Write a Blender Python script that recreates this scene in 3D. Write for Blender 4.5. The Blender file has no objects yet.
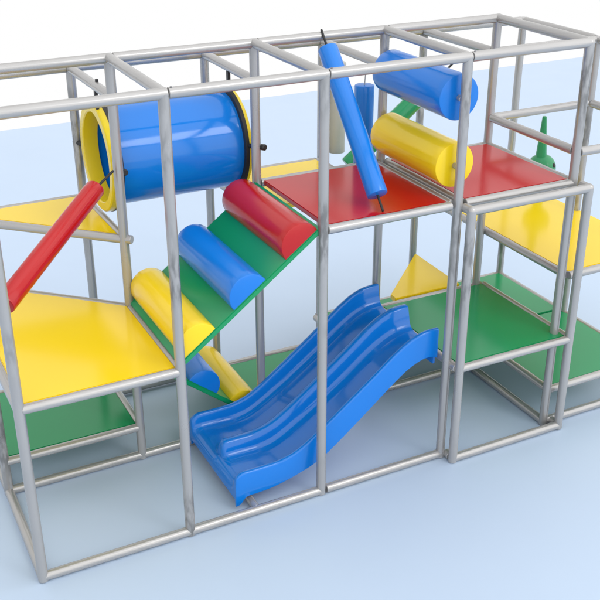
import bpy, bmesh, math, random
from mathutils import Vector, Matrix
random.seed(7)
S = bpy.context.scene
COL = S.collection

# ------------------------------------------------------------------ materials
def lin(c):
    return tuple(((v/255)/12.92 if v/255 <= .04045 else ((v/255+.055)/1.055)**2.4) for v in c)

def mat(name, rgb, rough=.3, metal=0., spec=.5, coat=0., vary=.06, vscale=3., bump=0., bscale=40., rvary=.05, stretch=(1, 1, 1)):
    m = bpy.data.materials.new(name); m.use_nodes = True
    nt = m.node_tree; N = nt.nodes; L = nt.links
    b = N['Principled BSDF']
    b.inputs['Metallic'].default_value = metal
    b.inputs['Specular IOR Level'].default_value = spec
    b.inputs['Coat Weight'].default_value = coat
    b.inputs['Coat Roughness'].default_value = .08
    tc = N.new('ShaderNodeTexCoord')
    mp = N.new('ShaderNodeMapping'); mp.inputs['Scale'].default_value = stretch
    L.new(tc.outputs['Object'], mp.inputs['Vector'])
    n = N.new('ShaderNodeTexNoise'); n.inputs['Scale'].default_value = vscale
    n.inputs['Detail'].default_value = 6; n.inputs['Roughness'].default_value = .6
    L.new(mp.outputs[0], n.inputs['Vector'])
    r = N.new('ShaderNodeMapRange')
    r.inputs['From Min'].default_value = .3; r.inputs['From Max'].default_value = .7
    r.inputs['To Min'].default_value = 1-vary; r.inputs['To Max'].default_value = 1+vary
    L.new(n.outputs['Fac'], r.inputs['Value'])
    hs = N.new('ShaderNodeHueSaturation'); hs.inputs['Color'].default_value = (*rgb, 1)
    L.new(r.outputs[0], hs.inputs['Value']); L.new(hs.outputs[0], b.inputs['Base Color'])
    r2 = N.new('ShaderNodeMapRange')
    r2.inputs['From Min'].default_value = .3; r2.inputs['From Max'].default_value = .7
    r2.inputs['To Min'].default_value = max(.02, rough-rvary); r2.inputs['To Max'].default_value = rough+rvary
    n2 = N.new('ShaderNodeTexNoise'); n2.inputs['Scale'].default_value = vscale*2.3; n2.inputs['Detail'].default_value = 4
    L.new(mp.outputs[0], n2.inputs['Vector']); L.new(n2.outputs['Fac'], r2.inputs['Value'])
    L.new(r2.outputs[0], b.inputs['Roughness'])
    if bump:
        n3 = N.new('ShaderNodeTexNoise'); n3.inputs['Scale'].default_value = bscale; n3.inputs['Detail'].default_value = 3
        L.new(mp.outputs[0], n3.inputs['Vector'])
        bp = N.new('ShaderNodeBump'); bp.inputs['Strength'].default_value = bump; bp.inputs['Distance'].default_value = .01
        L.new(n3.outputs['Fac'], bp.inputs['Height']); L.new(bp.outputs[0], b.inputs['Normal'])
    return m

Y_ = (.86, .61, .010); R_ = (.45, .006, .008); G_ = (.006, .275, .098); B_ = (.004, .180, .64)
M = {
 'deck_yellow': mat('yellow_vinyl_deck', Y_, .17, vary=.006, vscale=1.2, rvary=.015),
 'deck_red':    mat('red_vinyl_deck', R_, .15, spec=.42, vary=.008, vscale=1.2, rvary=.015),
 'deck_green':  mat('green_vinyl_deck', G_, .19, vary=.012, vscale=1.2, rvary=.015),
 'yellow':      mat('yellow_vinyl', Y_, .21, vary=.012, bump=.008, bscale=9),
 'red':         mat('red_vinyl', R_, .21, vary=.012, bump=.008, bscale=9),
 'green':       mat('green_vinyl', G_, .21, vary=.012, bump=.008, bscale=9),
 'blue':        mat('blue_vinyl', B_, .21, vary=.012, bump=.008, bscale=9),
 'cream':       mat('pale_grey_vinyl', (.45, .45, .42), .35, vary=.05, bump=.012, bscale=9),
 'blue_plastic': mat('blue_moulded_plastic', B_, .12, vary=.02, rvary=.03),
 'yellow_plastic': mat('yellow_moulded_plastic', (.74, .56, .015), .25, vary=.03),
 'green_plastic': mat('green_moulded_plastic', (.015, .24, .09), .3, vary=.05),
 'rubber':      mat('black_rubber', (.012, .012, .013), .5, vary=.2),
 'steel':       mat('galvanised_steel', (.415, .408, .402), .25, metal=.45, vary=.04, vscale=1.6, rvary=.03),
 'post_steel':  mat('galvanised_steel_painted_reflections', (.415, .408, .402), .25, metal=.45, vary=.04, vscale=1.6, rvary=.03),
 'bolt':        mat('zinc_bolt', (.22, .22, .23), .35, metal=.8),
}

for q in ('steel', 'post_steel'):
    for n in M[q].node_tree.nodes:
        if n.type == 'TEX_NOISE': n.inputs['Detail'].default_value = 2
nt = M['post_steel'].node_tree; N = nt.nodes; L = nt.links  # dark smeared reflections on the posts, painted into the base colour with noise
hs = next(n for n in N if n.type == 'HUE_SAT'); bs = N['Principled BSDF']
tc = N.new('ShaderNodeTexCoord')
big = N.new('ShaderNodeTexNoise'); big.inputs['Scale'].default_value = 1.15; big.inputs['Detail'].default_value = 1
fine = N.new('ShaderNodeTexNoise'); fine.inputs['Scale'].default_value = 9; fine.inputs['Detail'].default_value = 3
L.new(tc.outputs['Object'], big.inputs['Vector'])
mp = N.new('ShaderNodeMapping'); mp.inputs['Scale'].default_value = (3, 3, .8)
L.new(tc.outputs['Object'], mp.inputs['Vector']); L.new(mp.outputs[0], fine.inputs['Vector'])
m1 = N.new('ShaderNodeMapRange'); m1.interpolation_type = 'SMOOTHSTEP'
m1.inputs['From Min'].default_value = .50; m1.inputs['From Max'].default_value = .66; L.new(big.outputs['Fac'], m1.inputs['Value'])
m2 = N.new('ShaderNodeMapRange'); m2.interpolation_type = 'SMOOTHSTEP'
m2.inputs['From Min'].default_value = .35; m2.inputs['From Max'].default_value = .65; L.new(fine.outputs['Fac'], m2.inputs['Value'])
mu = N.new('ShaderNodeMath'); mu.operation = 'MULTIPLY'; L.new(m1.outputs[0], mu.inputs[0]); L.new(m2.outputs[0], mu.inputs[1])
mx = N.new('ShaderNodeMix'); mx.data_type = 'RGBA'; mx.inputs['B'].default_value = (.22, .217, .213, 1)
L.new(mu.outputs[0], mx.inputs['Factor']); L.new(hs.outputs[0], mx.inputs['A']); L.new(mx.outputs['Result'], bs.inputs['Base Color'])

# ------------------------------------------------------------------ helpers
def mesh_obj(name, bm, m, parent=None, smooth=35):
    me = bpy.data.meshes.new(name)
    bmesh.ops.recalc_face_normals(bm, faces=bm.faces)
    bm.to_mesh(me); bm.free()
    if smooth:
        for p in me.polygons: p.use_smooth = True
        me.set_sharp_from_angle(angle=math.radians(smooth))
    me.materials.append(m if not isinstance(m, str) else M[m])
    o = bpy.data.objects.new(name, me); COL.objects.link(o)
    if parent is not None:
        o.parent = parent
        o.matrix_parent_inverse = Matrix.Translation(parent.location).inverted()
    return o

def thing(name, label, cat, loc=(0, 0, 0), group=None):
    o = bpy.data.objects.new(name, None); COL.objects.link(o)
    o.empty_display_size = .1; o.location = loc
    o['label'] = label; o['category'] = cat
    if group: o['group'] = group
    return o

def frame_of(d):
    d = d.normalized()
    a = Vector((0, 0, 1)) if abs(d.z) < .9 else Vector((1, 0, 0))
    u = a.cross(d).normalized(); v = d.cross(u)
    return d, u, v

def add_tube(bm, p0, p1, r, seg=24, r1=None, bevel=.004):
    p0 = Vector(p0); p1 = Vector(p1); d, u, v = frame_of(p1-p0); L = (p1-p0).length
    if r1 is None: r1 = r
    b = min(bevel, r*.4, L*.2)
    rings = []
    for t, rr in ((0, r-b), (b, r), (L-b, r1), (L, r1-b)):
        rings.append([bm.verts.new(p0+d*t+(u*math.cos(a)+v*math.sin(a))*rr) for a in (2*math.pi*k/seg for k in range(seg))])
    for A, Bq in zip(rings, rings[1:]):
        for k in range(seg): bm.faces.new((A[k], A[(k+1) % seg], Bq[(k+1) % seg], Bq[k]))
    bm.faces.new(rings[0][::-1]); bm.faces.new(rings[-1])

def tube(name, p0, p1, r, m, parent=None, **k):
    bm = bmesh.new(); add_tube(bm, p0, p1, r, **k); return mesh_obj(name, bm, m, parent)

def add_box(bm, x0, x1, y0, y1, z0, z1, bev=.006):
    q = bmesh.new()
    bmesh.ops.create_cube(q, size=1)
    for v in q.verts:
        v.co = Vector(((x0+x1)/2+v.co.x*(x1-x0), (y0+y1)/2+v.co.y*(y1-y0), (z0+z1)/2+v.co.z*(z1-z0)))
    if bev: bmesh.ops.bevel(q, geom=q.edges[:], offset=bev, segments=2, affect='EDGES')
    me = bpy.data.meshes.new('tmp'); q.to_mesh(me); q.free(); bm.from_mesh(me); bpy.data.meshes.remove(me)

def add_prism(bm, pts, z0, z1, bev=.006):
    q = bmesh.new()
    lo = [q.verts.new((x, y, z0)) for x, y in pts]; hi = [q.verts.new((x, y, z1)) for x, y in pts]
    n = len(pts)
    q.faces.new(lo[::-1]); q.faces.new(hi)
    for k in range(n): q.faces.new((lo[k], lo[(k+1) % n], hi[(k+1) % n], hi[k]))
    bmesh.ops.recalc_face_normals(q, faces=q.faces)
    if bev: bmesh.ops.bevel(q, geom=q.edges[:], offset=bev, segments=2, affect='EDGES')
    me = bpy.data.meshes.new('tmp'); q.to_mesh(me); q.free(); bm.from_mesh(me); bpy.data.meshes.remove(me)

def pad_cyl(bm, p0, p1, r, seed=0, seg=128, n=14, wr=.012, half=False, up=None):
    """vinyl-covered foam cylinder: long soft creases in the cover; half=True keeps the D side facing 'up'."""
    rnd = random.Random(seed)
    p0 = Vector(p0); p1 = Vector(p1); d, u, v = frame_of(p1-p0); L = (p1-p0).length
    if up is not None:
        v = (up-d*up.dot(d)).normalized(); u = v.cross(d)
    comps = [(rnd.randint(9, 26), rnd.random()*6.28, rnd.uniform(-.8, .8), rnd.uniform(.3, 1)) for _ in range(7)]
    e = .010
    st = [(0, r-e), (e*.3, r-e*.25), (e, r)]+[(e+(L-2*e)*k/n, r) for k in range(1, n)]+[(L-e, r), (L-e*.3, r-e*.25), (L, r-e)]
    if half: angs = [math.pi*k/(seg//2) for k in range(seg//2+1)]
    else: angs = [2*math.pi*k/seg for k in range(seg)]
    rings = []
    for t, rr in st:
        ring = []
        for a in angs:
            w = sum(A*math.sin(f*a+ph+tw*t*2) for f, ph, tw, A in comps)/6
            edge = min(1, min(t, L-t)/.08)
            if half: edge *= min(1, a/.3, (math.pi-a)/.3)
            q = rr*(1+wr*w*(.25+.75*edge))
            ring.append(bm.verts.new(p0+d*t+(u*math.cos(a)+v*math.sin(a))*q))
        rings.append(ring)
    m_ = len(angs)
    for A, Bq in zip(rings, rings[1:]):
        for k in range(m_ if True else 0):
            k2 = (k+1) % m_
            bm.faces.new((A[k], A[k2], Bq[k2], Bq[k]))
    bm.faces.new(rings[0][::-1]); bm.faces.new(rings[-1])

# ------------------------------------------------------------------ measured grid (metres)
XA, XB, XC, XD, XE, XF = .016, 1.208, 2.398, 3.617, 4.792, 6.0
Y1, Y2, Y3 = 0., 1.2, 2.33
H, HL, ZB = 3.6, 3.305, .041
PR = .0398
P = PR-.003        # where a rail butts into a post

class Frame:
    def __init__(s, label, cat, loc): s.root = thing('climbing_frame', label, cat, loc, 'tube frames of the playground')
    def post(s, x, y, z1, z0=0., cap=True):
        bm = bmesh.new(); add_tube(bm, (x, y, z0), (x, y, z1), PR, bevel=.010)
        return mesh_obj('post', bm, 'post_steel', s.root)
    def elbow(s, p):
        bm = bmesh.new(); bmesh.ops.create_uvsphere(bm, u_segments=32, v_segments=16, radius=PR*1.004)
        for v in bm.verts: v.co += Vector(p)
        return mesh_obj('elbow', bm, 'steel', s.root)
    def rail(s, a, b, r=PR*.98):
        return tube('rail', a, b, r, 'steel', s.root, bevel=.003)
    def screw(s, p, d):
        d = Vector(d).normalized(); p = Vector(p)
        return tube('set_screw', p-d*.004, p+d*.006, .009, 'bolt', s.root, seg=10, bevel=.002)

# ---- tall frame in front: columns A to E, two rows
fr = Frame('tall grey tube frame with square top openings, along the front and left', 'climbing frame', (XC, .6, 0))
cols = (XA, XB, XC, XD, XE)
for x in cols:
    fr.post(x, Y1, H+.012); fr.post(x, Y2, H+.012)
for a, b in zip(cols, cols[1:]):
    for y in (Y1, Y2):
        fr.rail((a+.033 if a != XA else a, y, H), (b+.024, y, H))
    if a != XD: fr.rail((a+(.047 if a == XC else 0), Y1, ZB), (b, Y1, ZB))
    fr.rail((a+.01, Y2, ZB), (b, Y2, ZB))
for x in cols: fr.rail((x, Y1+.012, H+.002), (x, Y2-.012, H+.002))
for x in (XA, XE): fr.rail((x, Y1+.006, ZB-.002), (x, Y2-.02, ZB-.002))
for x in cols[1:4]: fr.screw((x+.052, Y1-.008, H+.037), (0, -.2, 1))
# guard rail round the upper right deck
fr.rail((XE, Y1+P, 2.70), (XE, Y2-P, 2.70))

for p in ((XE, Y1, H), (XE, Y2, H), (XA, Y1, ZB+.003), (XA, Y1, H), (XA, Y2, H)): fr.elbow(p)

# ---- lower frame behind, one row deep
fb = Frame('lower grey tube frame of the back row, behind the tall frame', 'climbing frame', (XC, Y3, 0))
c3 = (XA, 1.185, 2.41, 3.612, 4.768, XF)
for x in c3: fb.post(x, Y3, HL+.03)
for a, b in zip(c3, c3[1:]):
    fb.rail((a+P, Y3, HL), (b-P, Y3, HL)); fb.rail((a+P, Y3, ZB+.01), (b-P, Y3, ZB+.01))
for x3, x2 in zip(c3[:5], cols): fb.rail((x3, Y3-P, HL-.003), (x2, Y2+P, HL-.003))
fb.rail((XA, Y2+P, ZB-.001), (XA, Y3-P, ZB-.001))

# ---- right-hand bay
fq = Frame('grey tube frame of the right-hand bay with guard rails at two sides', 'climbing frame', (5.4, 1.2, 0))
fq.post(XF, Y2, HL+.03); fq.post(XF, Y1, HL+.03)
fq.rail((XE+P, Y2, HL-.002), (XF-P, Y2, HL-.002))
fq.rail((XF, Y2+P, HL+.001), (XF, Y3-P, HL+.001)); fq.rail((XF, Y1+P, HL+.001), (XF, Y2-P, HL+.001))
fq.rail((XE+P, Y2, 2.69), (XF-P, Y2, 2.69)); fq.rail((XE+P, Y1, 2.69), (XF-P, Y1, 2.69)); fq.rail((XF, Y1+P, 2.69), (XF, Y2-P, 2.69))
fq.rail((XE+.02, Y1, ZB+.001), (XF, Y1, ZB+.001)); fq.rail((XF, Y1+P, ZB), (XF, Y2-P, ZB))

# ---- low box frame standing in front of columns D and E
LX0, LX1, LY = 3.672, 4.872, -.118
fl = Frame('low grey tube frame with a single opening, standing just in front of the tall one', 'climbing frame', (4.27, LY, 0))
fl.post(LX0, LY, 2.41); fl.post(LX1, LY, 2.41)
for x in (LX0, LX1): fl.elbow((x, LY, 2.402)); fl.elbow((x, LY, ZB+.003))
fl.rail((LX0, LY, 2.402), (LX1, LY, 2.402)); fl.rail((LX0, LY, ZB), (LX1, LY, ZB))
for x in (LX0, LX1):
    fl.rail((x, LY+.01, 2.400), (x, -.02, 2.400)); fl.rail((x, LY+P, ZB), (x, -.02, ZB))

# ------------------------------------------------------------------ decks
def deck(label, colour, pts, zr, rails, ztop=.028, thick=.045, cat='platform', group='vinyl decks of the playground', inset=.03):
    """pts: outline on the rail centre lines; rails: index pairs that carry a tube"""
    cx = sum(p[0] for p in pts)/len(pts); cy = sum(p[1] for p in pts)/len(pts)
    t = thing('play_platform', label, cat, (cx, cy, zr), group)
    ins = []
    n = len(pts)
    for i in range(n):      # inset outline so the panel sits inside its rails
        a, b, c = Vector(pts[i-1]), Vector(pts[i]), Vector(pts[(i+1) % n])
        e1 = (b-a).normalized(); e2 = (c-b).normalized()
        n1 = Vector((-e1.y, e1.x)); n2 = Vector((-e2.y, e2.x))
        k = inset/max(.25, (1+n1.dot(n2)))
        ins.append(b+(n1+n2)*k)
    bm = bmesh.new(); add_prism(bm, [tuple(p) for p in ins], zr+ztop-thick, zr+ztop)
    mesh_obj('deck_panel', bm, colour, t, smooth=40)
    for i, j in rails:
        a = Vector((*pts[i], zr)); b = Vector((*pts[j], zr)); d = (b-a).normalized()
        dz = Vector((0, 0, -.002 if abs(d.x) > abs(d.y) else .001))
        tube('edge_rail', a+d*(P-.02)+dz, b-d*(P-.02)+dz, PR*.93, 'steel', t, bevel=.003)
    return t

deck('yellow five-sided deck at the left front, above a green one', 'deck_yellow',
     [(XA, Y1), (XB, Y1), (XB, Y2), (XA, Y3)], 1.520, [(0, 1), (1, 2), (2, 3), (3, 0)])
deck('low green deck behind the left front post, just above the floor', 'deck_green',
     [(XA, Y2), (XB, Y2), (XB, Y3), (XA, Y3)], .335, [(0, 1), (1, 2), (2, 3), (3, 0)])
deck('yellow triangular deck at the left end of the blue tunnel', 'deck_yellow',
     [(XB, Y2), (1.185, Y3), (XA, Y3)], 2.14, [(0, 1), (1, 2), (2, 0)])
tube('edge_rail', (XB-.01, Y2+.012, 2.139), (XB+.052, Y2-.043, 2.139), PR*.93, 'steel', bpy.data.objects['play_platform.002'], bevel=.003)
deck('yellow deck at the back, behind the red deck by the tunnel exit', 'deck_yellow',
     [(2.44, Y2+.06), (3.57, Y2+.06), (3.57, Y3), (2.44, Y3)], 2.13, [(1, 2), (2, 3), (3, 0)])
deck('red deck at the top of the green bolster ramp', 'deck_red',
     [(XC+.02, Y1), (XD-.052, Y1), (XD-.052, Y2), (XC+.02, Y2)], 2.428, [(0, 1), (1, 2), (2, 3)])
deck('red deck at the upper right beside the yellow roller, with a guard rail', 'deck_red',
     [(XD+.052, Y1), (XE, Y1), (XE, Y2), (XD+.052, Y2)], 2.428, [(0, 1), (1, 2), (2, 3), (3, 0)])
deck('green deck at the top of the blue slide', 'deck_green',
     [(LX0-.02, LY), (LX1, LY), (LX1, Y2), (LX0-.02, Y2)], .962, [(0, 1), (1, 2), (2, 3), (3, 0)])
deck('yellow deck of the right-hand bay, cut by the picture edge', 'deck_yellow',
     [(4.86, Y1), (XF+.05, Y1), (XF+.05, 2.28), (4.86, 2.28)], 1.545, [(0, 1), (2, 3), (3, 0)])
deck('low green deck at the right front, under the yellow deck', 'deck_green',
     [(XE+.012, Y1), (XF, Y1), (XF, 1.25), (XE+.012, 1.25)], .385, [(0, 1), (1, 2), (3, 0)], inset=.02)
deck('low green deck at the right back, behind the slide deck', 'deck_green',
     [(3.555, 1.25), (XF, 1.25), (XF, Y3), (3.555, Y3)], .385, [(1, 2), (2, 3), (3, 0)], inset=.008)
# small triangular corner deck without rails
t = thing('play_platform', 'small yellow triangular corner deck without rails behind the slide top', 'platform', (4.4, 1.6, .95), 'vinyl decks of the playground')
bm = bmesh.new(); add_prism(bm, [(3.885, 1.27), (4.645, 1.27), (4.672, 2.12), (4.655, 2.12), (3.89, 1.37)], .935, .985)
mesh_obj('deck_panel', bm, 'deck_yellow', t, smooth=40)
# floor mat
bm = bmesh.new(); add_box(bm, 2.46, 3.60, 1.26, Y3-.03, .004, .07, .012)
o = mesh_obj('floor_mat', bm, 'deck_green'); o['label'] = 'flat green floor mat behind the blue slide'; o['category'] = 'mat'

# ------------------------------------------------------------------ ramps with half-round bolsters
def ramp(name, label, x0, z0, x1, z1, y0, y1, bolsters, thick=.045):
    t = thing(name, label, 'ramp', ((x0+x1)/2, (y0+y1)/2, (z0+z1)/2), 'green ramps with coloured bolsters')
    d = Vector((x1-x0, 0, z1-z0)).normalized(); n = Vector((-d.z, 0, d.x))
    bm = bmesh.new()
    vs = []
    for y in (y0, y1):
        for q, s in (((x0, z0), 0), ((x1, z1), 0), ((x1, z1), 1), ((x0, z0), 1)):
            p = Vector((q[0], y, q[1]))-n*thick*s; vs.append(bm.verts.new(p))
    bm.faces.new(vs[:4]); bm.faces.new(vs[4:][::-1])
    for k in range(4): bm.faces.new((vs[k], vs[4+k], vs[4+(k+1) % 4], vs[(k+1) % 4]))
    bmesh.ops.recalc_face_normals(bm, faces=bm.faces)
    bmesh.ops.bevel(bm, geom=bm.edges[:], offset=.007, segments=2, affect='EDGES')
    mesh_obj('ramp_panel', bm, 'deck_green', t, smooth=40)
    for i, (x, col, r, ya, yb) in enumerate(bolsters):
        z = z0+(z1-z0)*(x-x0)/(x1-x0)
        c = Vector((x, 0, z))+n*.001
        bm = bmesh.new()
        pad_cyl(bm, (c.x, ya, c.z), (c.x, yb, c.z), r, seed=31+i+int(x0*10), half=True, up=n, wr=.006)
        b = mesh_obj('bolster', bm, col, t); b['label'] = '%s half-round bolster across the ramp' % col
    return t
ramp('bolster_ramp', 'steep green ramp up to the red deck with yellow, blue and red bolsters', 1.200, 1.574, 2.375, 2.455, .005, 1.19,
     [(1.375, 'yellow', .162, .012, 1.16), (1.790, 'blue', .165, .012, 1.16), (2.222, 'red', .165, .012, 1.16)])
ramp('bolster_ramp', 'lower green ramp half hidden behind the slide, with blue and yellow bolsters', 1.26, 1.01, 2.40, .09, 1.255, 2.28,
     [(1.845, 'blue', .168, 1.262, 2.25), (2.235, 'yellow', .165, 1.262, 2.25)])

# ------------------------------------------------------------------ twin slide
def interp(tab, x):
    if x <= tab[0][0]: return tab[0][1]
    for (a, va), (b, vb), i in zip(tab, tab[1:], range(99)):
        if x <= b:
            m0 = (vb-tab[i-1][1])/(b-tab[i-1][0]) if i > 0 else (vb-va)/(b-a)
            m1 = (tab[i+2][1]-va)/(tab[i+2][0]-a) if i+2 < len(tab) else (vb-va)/(b-a)
            h = b-a; s = (x-a)/h
            return (2*s**3-3*s*s+1)*va+(s**3-2*s*s+s)*h*m0+(-2*s**3+3*s*s)*vb+(s**3-s*s)*h*m1
    return tab[-1][1]
TOP = [(1.66, .352), (1.90, .352), (2.08, .360), (2.26, .420), (2.56, .628), (2.75, .772), (2.97, .941), (3.165, 1.096), (3.31, 1.192), (3.43, 1.240), (3.52, 1.254), (3.62, 1.256)]
BOT = [(1.66, .036), (1.70, .045), (1.755, .105), (1.86, .114), (1.98, .122), (2.13, .152), (2.26, .190), (2.40, .242), (2.53, .318), (2.84, .560), (3.13, .800), (3.28, .913), (3.38, .966), (3.47, .995), (3.55, .992), (3.62, .960)]
t = thing('twin_slide', 'blue double-lane plastic slide running down from the green deck', 'slide', (2.7, .65, 0))
SY0, SY1 = .118, 1.175
W = SY1-SY0
def section(x, zt, zb, fl, nose):
    """list of (y,z) round the closed section, front skirt first"""
    d = zt-fl
    half = W/2
    zr = fl+.004+(zt-fl-.004)*nose
    lane = [(0, zb), (0, zt-.018), (.005, zt-.005), (.014, zt), (.034, zt), (.043, zt-.006), (.050, zt-.02),
            (.060, zt-d*.48), (.065, zt-d*.60), (.074, zt-d*.72), (.087, zt-d*.82), (.104, zt-d*.90), (.125, zt-d*.955), (.152, zt-d*.985), (.19, fl), (.265, fl), (.34, fl),
            (.376, zt-d*.985), (.403, zt-d*.955), (.424, zt-d*.90), (.441, zt-d*.82), (.454, zt-d*.72), (.463, zt-d*.60), (.468, zt-d*.48)]
    k = half/ .529
    lane = [(y*k, z) for y, z in lane]
    q = lambda z: min(z, max(fl, zr-(zt-z)*.9)) if nose < 1 else z
    side = [(y, q(z) if y > .36 else z) for y, z in lane]
    ridge = [(half+s_*o, q(zt-dz)) for s_, o, dz in ((-1, .040, .022), (-1, .032, .008), (-1, .018, .001), (0, 0, 0), (1, .018, .001), (1, .032, .008), (1, .040, .022))]
    up = side+ridge+[(W-y, z) for y, z in side[::-1]]
    inner = [(W-.02, zb+.002), (W-.025, max(zb+.02, fl-.03)), (.025, max(zb+.02, fl-.03)), (.02, zb+.002)]
    return [(SY0+y, z) for y, z in up+inner]
bm = bmesh.new()
xs = [1.662, 1.668, 1.68, 1.70, 1.72, 1.734, 1.737, 1.742, 1.750, 1.760, 1.775]+[1.79+(3.60-1.79)*k/64 for k in range(65)]
rings = []
for x in xs:
    zt = interp(TOP, x); zb = interp(BOT, x)
    d = interp([(1.66, .140), (2.1, .150), (2.6, .190), (3.0, .205), (3.62, .205)], x)
    nose = min(1., max(0., (x-1.735)/.055)); nose = math.sqrt(max(0, 1-(1-nose)**2))
    fl = zt-d
    s = max(0, 1-(x-1.662)/.098)             # rounded nose at the run-out
    zt2 = zt-.075*(1-math.sqrt(max(0, 1-s*s))) if s < 1 else zt-.075
    fl2 = fl-.085*(1-math.sqrt(max(0, 1-s*s)))
    rings.append([bm.verts.new((x, y, z)) for y, z in section(x, zt2, zb, fl2, nose)])
n = len(rings[0])
for A, Bq in zip(rings, rings[1:]):
    for k in range(n): bm.faces.new((A[k], A[(k+1) % n], Bq[(k+1) % n], Bq[k]))
bm.faces.new(rings[0]); bm.faces.new(rings[-1][::-1])
bm.normal_update()
bmesh.ops.triangulate(bm, faces=[f for f in bm.faces if len(f.verts) > 4], ngon_method='EAR_CLIP')
mesh_obj('slide_bed', bm, 'blue_plastic', t, smooth=50)
# mounting flange under the top end
bm = bmesh.new(); add_box(bm, 3.575, 3.60, SY0+.03, SY1-.03, .90, 1.00, .004); mesh_obj('mounting_flange', bm, 'blue_plastic', t)
tube('foot_bar', (1.80, .01, .045), (1.80, 1.16, .045), .034, 'steel', t)

# ------------------------------------------------------------------ crawl tunnel
TX0, TX1, TY, TZ = 1.235, 2.372, 1.765, 2.672
def lathe_x(bm, prof, seg=72, cy=TY, cz=TZ):
    rings = [[bm.verts.new((x, cy+r*math.cos(a), cz+r*math.sin(a))) for a in (2*math.pi*k/seg for k in range(seg))] for x, r in prof]
    m_ = len(rings)
    for i in range(m_):
        A, Bq = rings[i], rings[(i+1) % m_]
        for k in range(seg): bm.faces.new((A[k], A[(k+1) % seg], Bq[(k+1) % seg], Bq[k]))
t = thing('crawl_tunnel', 'big blue tunnel tube with yellow rings at both ends', 'play tunnel', (1.8, TY, 2.25))
bm = bmesh.new()
prof = [(TX0+.05, .416), (TX1-.015, .416), (TX1-.015, .398), (TX0+.05, .398)]
lathe_x(bm, prof, 96); mesh_obj('tunnel_shell', bm, 'blue_plastic', t)
for sgn, xf in ((1, TX0-.045), (-1, TX1+.045)):
    f = lambda dx: xf+sgn*dx
    rw = .052 if sgn > 0 else .030; gw = .045 if sgn > 0 else .032
    bm = bmesh.new()
    lathe_x(bm, [(f(.004), .376), (f(-.004), .386), (f(-.004), .448), (f(.006), .458), (f(rw), .462), (f(rw), .42), (f(.125), .3965), (f(.125), .366), (f(.06), .368)])
    ring = mesh_obj('end_ring', bm, 'yellow_plastic', t)
    bm = bmesh.new(); lathe_x(bm, [(f(rw+.001), .466), (f(rw+gw), .462), (f(rw+gw), .4175), (f(rw+.001), .4185)])
    mesh_obj('gasket', bm, 'rubber', ring)
    for ang, d0, d1, rr in (((178, .075, .075, .56), (-2, .02, -.02, .60)) if sgn > 0 else ((173, .03, -.04, .63), (5, .03, -.03, .58))):
        c, s_ = math.cos(math.radians(ang)), math.sin(math.radians(ang))
        bm = bmesh.new()
        add_tube(bm, (f(d0), TY+.455*c, TZ+.455*s_), (f(d1), TY+rr*c, TZ+rr*s_), .021, seg=16, r1=.027, bevel=.012)
        mesh_obj('tie_bolt', bm, 'rubber', ring)
for x, y in ((TX0-.03, TY-.12), (TX1+.012, TY-.05)):
    bm = bmesh.new(); add_box(bm, x-.012, x+.012, y-.022, y+.022, TZ+.43, HL-.03, .003)
    mesh_obj('hanging_strap', bm, 'rubber', t)
tube('strap_bolt', (TX0-.03, TY-.18, HL+.030), (TX0-.03, TY-.18, HL+.058), .014, 'rubber', t, seg=12)

# ------------------------------------------------------------------ padded bars, bags and rollers
def padded(name, label, cat, colour, p0, p1, r, seed, a0=None, a1=None, rod=.010, part='rod', rodm='rubber', group='padded obstacles'):
    p0 = Vector(p0); p1 = Vector(p1)
    t = thing(name, label, cat, tuple((p0+p1)/2), group)
    bm = bmesh.new(); pad_cyl(bm, p0, p1, r, seed=seed, wr=.010)
    mesh_obj('padding', bm, colour, t)
    d = (p1-p0).normalized()
    if a0 is not None: tube(part, Vector(a0), p0+d*.01, rod, rodm, t, seg=14)
    if a1 is not None: tube(part, p1-d*.01, Vector(a1), rod, rodm, t, seg=14)
    return t
# red leaning bar at the left
RT0 = Vector((.978, 1.075, 2.6475)); RT1 = Vector((.040, .132, 2.272))
rdir = (RT0-RT1).normalized()
padded('padded_bar', 'red padded bar leaning across the left side above the yellow deck', 'padded bar', 'red',
       RT0, RT1, .077, 5, a0=(1.160, 1.165, 2.738))
# blue leaning bar in the middle
bt = Vector((3.003, 1.2, 3.66)); bb = Vector((2.957, .062, 2.462)); bd = (bb-bt).normalized()
padded('padded_bar', 'blue padded bar leaning steeply over the red deck', 'padded bar', 'blue',
       bt+bd*.185, bb-bd*.14, .083, 9, a0=bt+bd*.005, a1=bb)
# green leaning bar at the back
g0 = Vector((3.66, 1.86, 2.20)); g1 = Vector((4.66, 1.78, 3.02)); gd = (g1-g0).normalized()
padded('padded_bar', 'green padded bar leaning behind the two rollers', 'padded bar', 'green',
       g0, g1, .088, 13, a1=g1+gd*.18)
# rollers between the posts of column D
for lab, colr, z, sd in (('upper blue padded roller fixed between two posts above the yellow one', 'blue', 3.27, 17),
                         ('lower yellow padded roller fixed between two posts over the red decks', 'yellow', 2.725, 21)):
    padded('padded_roller', lab, 'roller', colr, (XD+.012, .095, z), (XD+.012, 1.11, z), .182, sd,
           a0=(XD, PR, z), a1=(XD, Y2-PR, z), rod=.024, part='axle', rodm='steel')
# hanging bags
padded('hanging_bag', 'slim blue bag hanging upright behind the blue leaning bar', 'hanging bag', 'blue',
       (XD-.035, 1.46, 3.08), (XD-.035, 1.46, 2.30), .088, 25, a0=(XD-.02, 1.46, HL-.04), rod=.005, rodm='steel')
padded('hanging_bag', 'pale grey bag hanging upright from the back rail', 'hanging bag', 'cream',
       (3.765, 2.29, 3.10), (3.765, 2.29, 2.205), .083, 29, a0=(3.765, 2.29, HL-.03), rod=.007)

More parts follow.
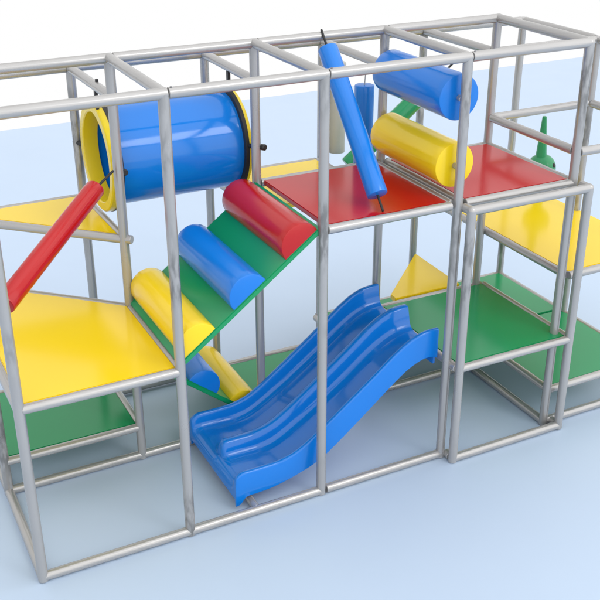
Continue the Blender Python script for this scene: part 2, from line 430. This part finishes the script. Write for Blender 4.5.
# ------------------------------------------------------------------ toy cannon
GX, GY, GZ = 5.955, 1.75, 1.868
t = thing('toy_cannon', 'small green toy blaster with a tapered barrel pointing up', 'toy', (GX, GY, 1.573))
bm = bmesh.new()
bmesh.ops.create_uvsphere(bm, u_segments=40, v_segments=24, radius=.150)
for v in bm.verts: v.co = Vector((GX, GY, GZ))+v.co
mesh_obj('body', bm, 'green_plastic', t)
bm = bmesh.new(); add_tube(bm, (GX-.02, GY, GZ+.08), (GX-.03, GY, GZ+.56), .062, seg=12, r1=.022, bevel=.006)
mesh_obj('barrel', bm, 'green_plastic', t, smooth=20)
bm = bmesh.new(); add_tube(bm, (GX, GY, 1.574), (GX, GY, GZ-.10), .06, seg=24, r1=.05); mesh_obj('pedestal', bm, 'green_plastic', t)
pd = Vector((.35, -.80, .34)).normalized(); pc = Vector((GX, GY, GZ))+pd*.143
bm = bmesh.new(); add_tube(bm, pc, pc+pd*.018, .024, seg=16, r1=.018); mesh_obj('pivot_cap', bm, 'rubber', t)

# ------------------------------------------------------------------ floor
bm = bmesh.new()
vs = [bm.verts.new(p) for p in ((-30, -30, 0), (60, -30, 0), (60, 12.41, 0), (-30, 12.41, 0))]
bm.faces.new(vs)
fm = mat('pale_blue_floor', (.450, .555, .700), .40, vary=.012, vscale=.7, spec=.45, rvary=.03)
o = mesh_obj('floor', bm, fm, smooth=None); o['kind'] = 'structure'

# ------------------------------------------------------------------ light
w = bpy.data.worlds.new('World'); S.world = w; w.use_nodes = True
wn = w.node_tree.nodes; wl = w.node_tree.links
bg = wn['Background']; bg.inputs['Color'].default_value = (1, 1, 1, 1)
tc = wn.new('ShaderNodeTexCoord')          # white studio dome, brighter towards the front and above
vm = wn.new('ShaderNodeVectorMath'); vm.operation = 'DOT_PRODUCT'
vm.inputs[1].default_value = Vector((.42, -.70, .58)).normalized()
wl.new(tc.outputs['Generated'], vm.inputs[0])
mr = wn.new('ShaderNodeMapRange'); mr.interpolation_type = 'SMOOTHSTEP'
mr.inputs['From Min'].default_value = -.1; mr.inputs['From Max'].default_value = 1
mr.inputs['To Min'].default_value = 1.0; mr.inputs['To Max'].default_value = 1.85
wl.new(vm.outputs['Value'], mr.inputs['Value']); wl.new(mr.outputs[0], bg.inputs['Strength'])
def area(name, loc, target, size, power, col=(1, 1, 1)):
    l = bpy.data.lights.new(name, 'AREA'); l.energy = power; l.size = size; l.color = col; l.shape = 'DISK'
    o = bpy.data.objects.new(name, l); COL.objects.link(o); o.location = loc
    o.rotation_euler = (Vector(target)-Vector(loc)).to_track_quat('-Z', 'Y').to_euler()
    return o
area('key_lamp', (11, -17, 17), (3, .6, 1.2), 8, 800)

# ------------------------------------------------------------------ camera
cam = bpy.data.cameras.new('camera'); co = bpy.data.objects.new('camera', cam); COL.objects.link(co)
pi_, ro, ya = 0.45182879, -0.00197740, -0.46644023
fwd = Vector((-math.sin(ya)*math.cos(pi_), math.cos(ya)*math.cos(pi_), -math.sin(pi_)))
right = Vector((math.cos(ya), math.sin(ya), 0)); upv = right.cross(fwd)
r2 = right*math.cos(ro)+upv*math.sin(ro); u2 = -right*math.sin(ro)+upv*math.cos(ro)
mw = Matrix((r2, u2, -fwd)).transposed().to_4x4(); mw.translation = Vector((-.874574, -6.108959, 5.209028))
co.matrix_world = mw
cam.sensor_width = 36; cam.lens = 992.2342/600*36; cam.clip_end = 500; cam.clip_start = .05
S.camera = co
S.render.resolution_x = S.render.resolution_y = 1024
S.view_settings.view_transform = 'Standard'; S.view_settings.look = 'None'
S.view_settings.exposure = 0; S.view_settings.gamma = 1
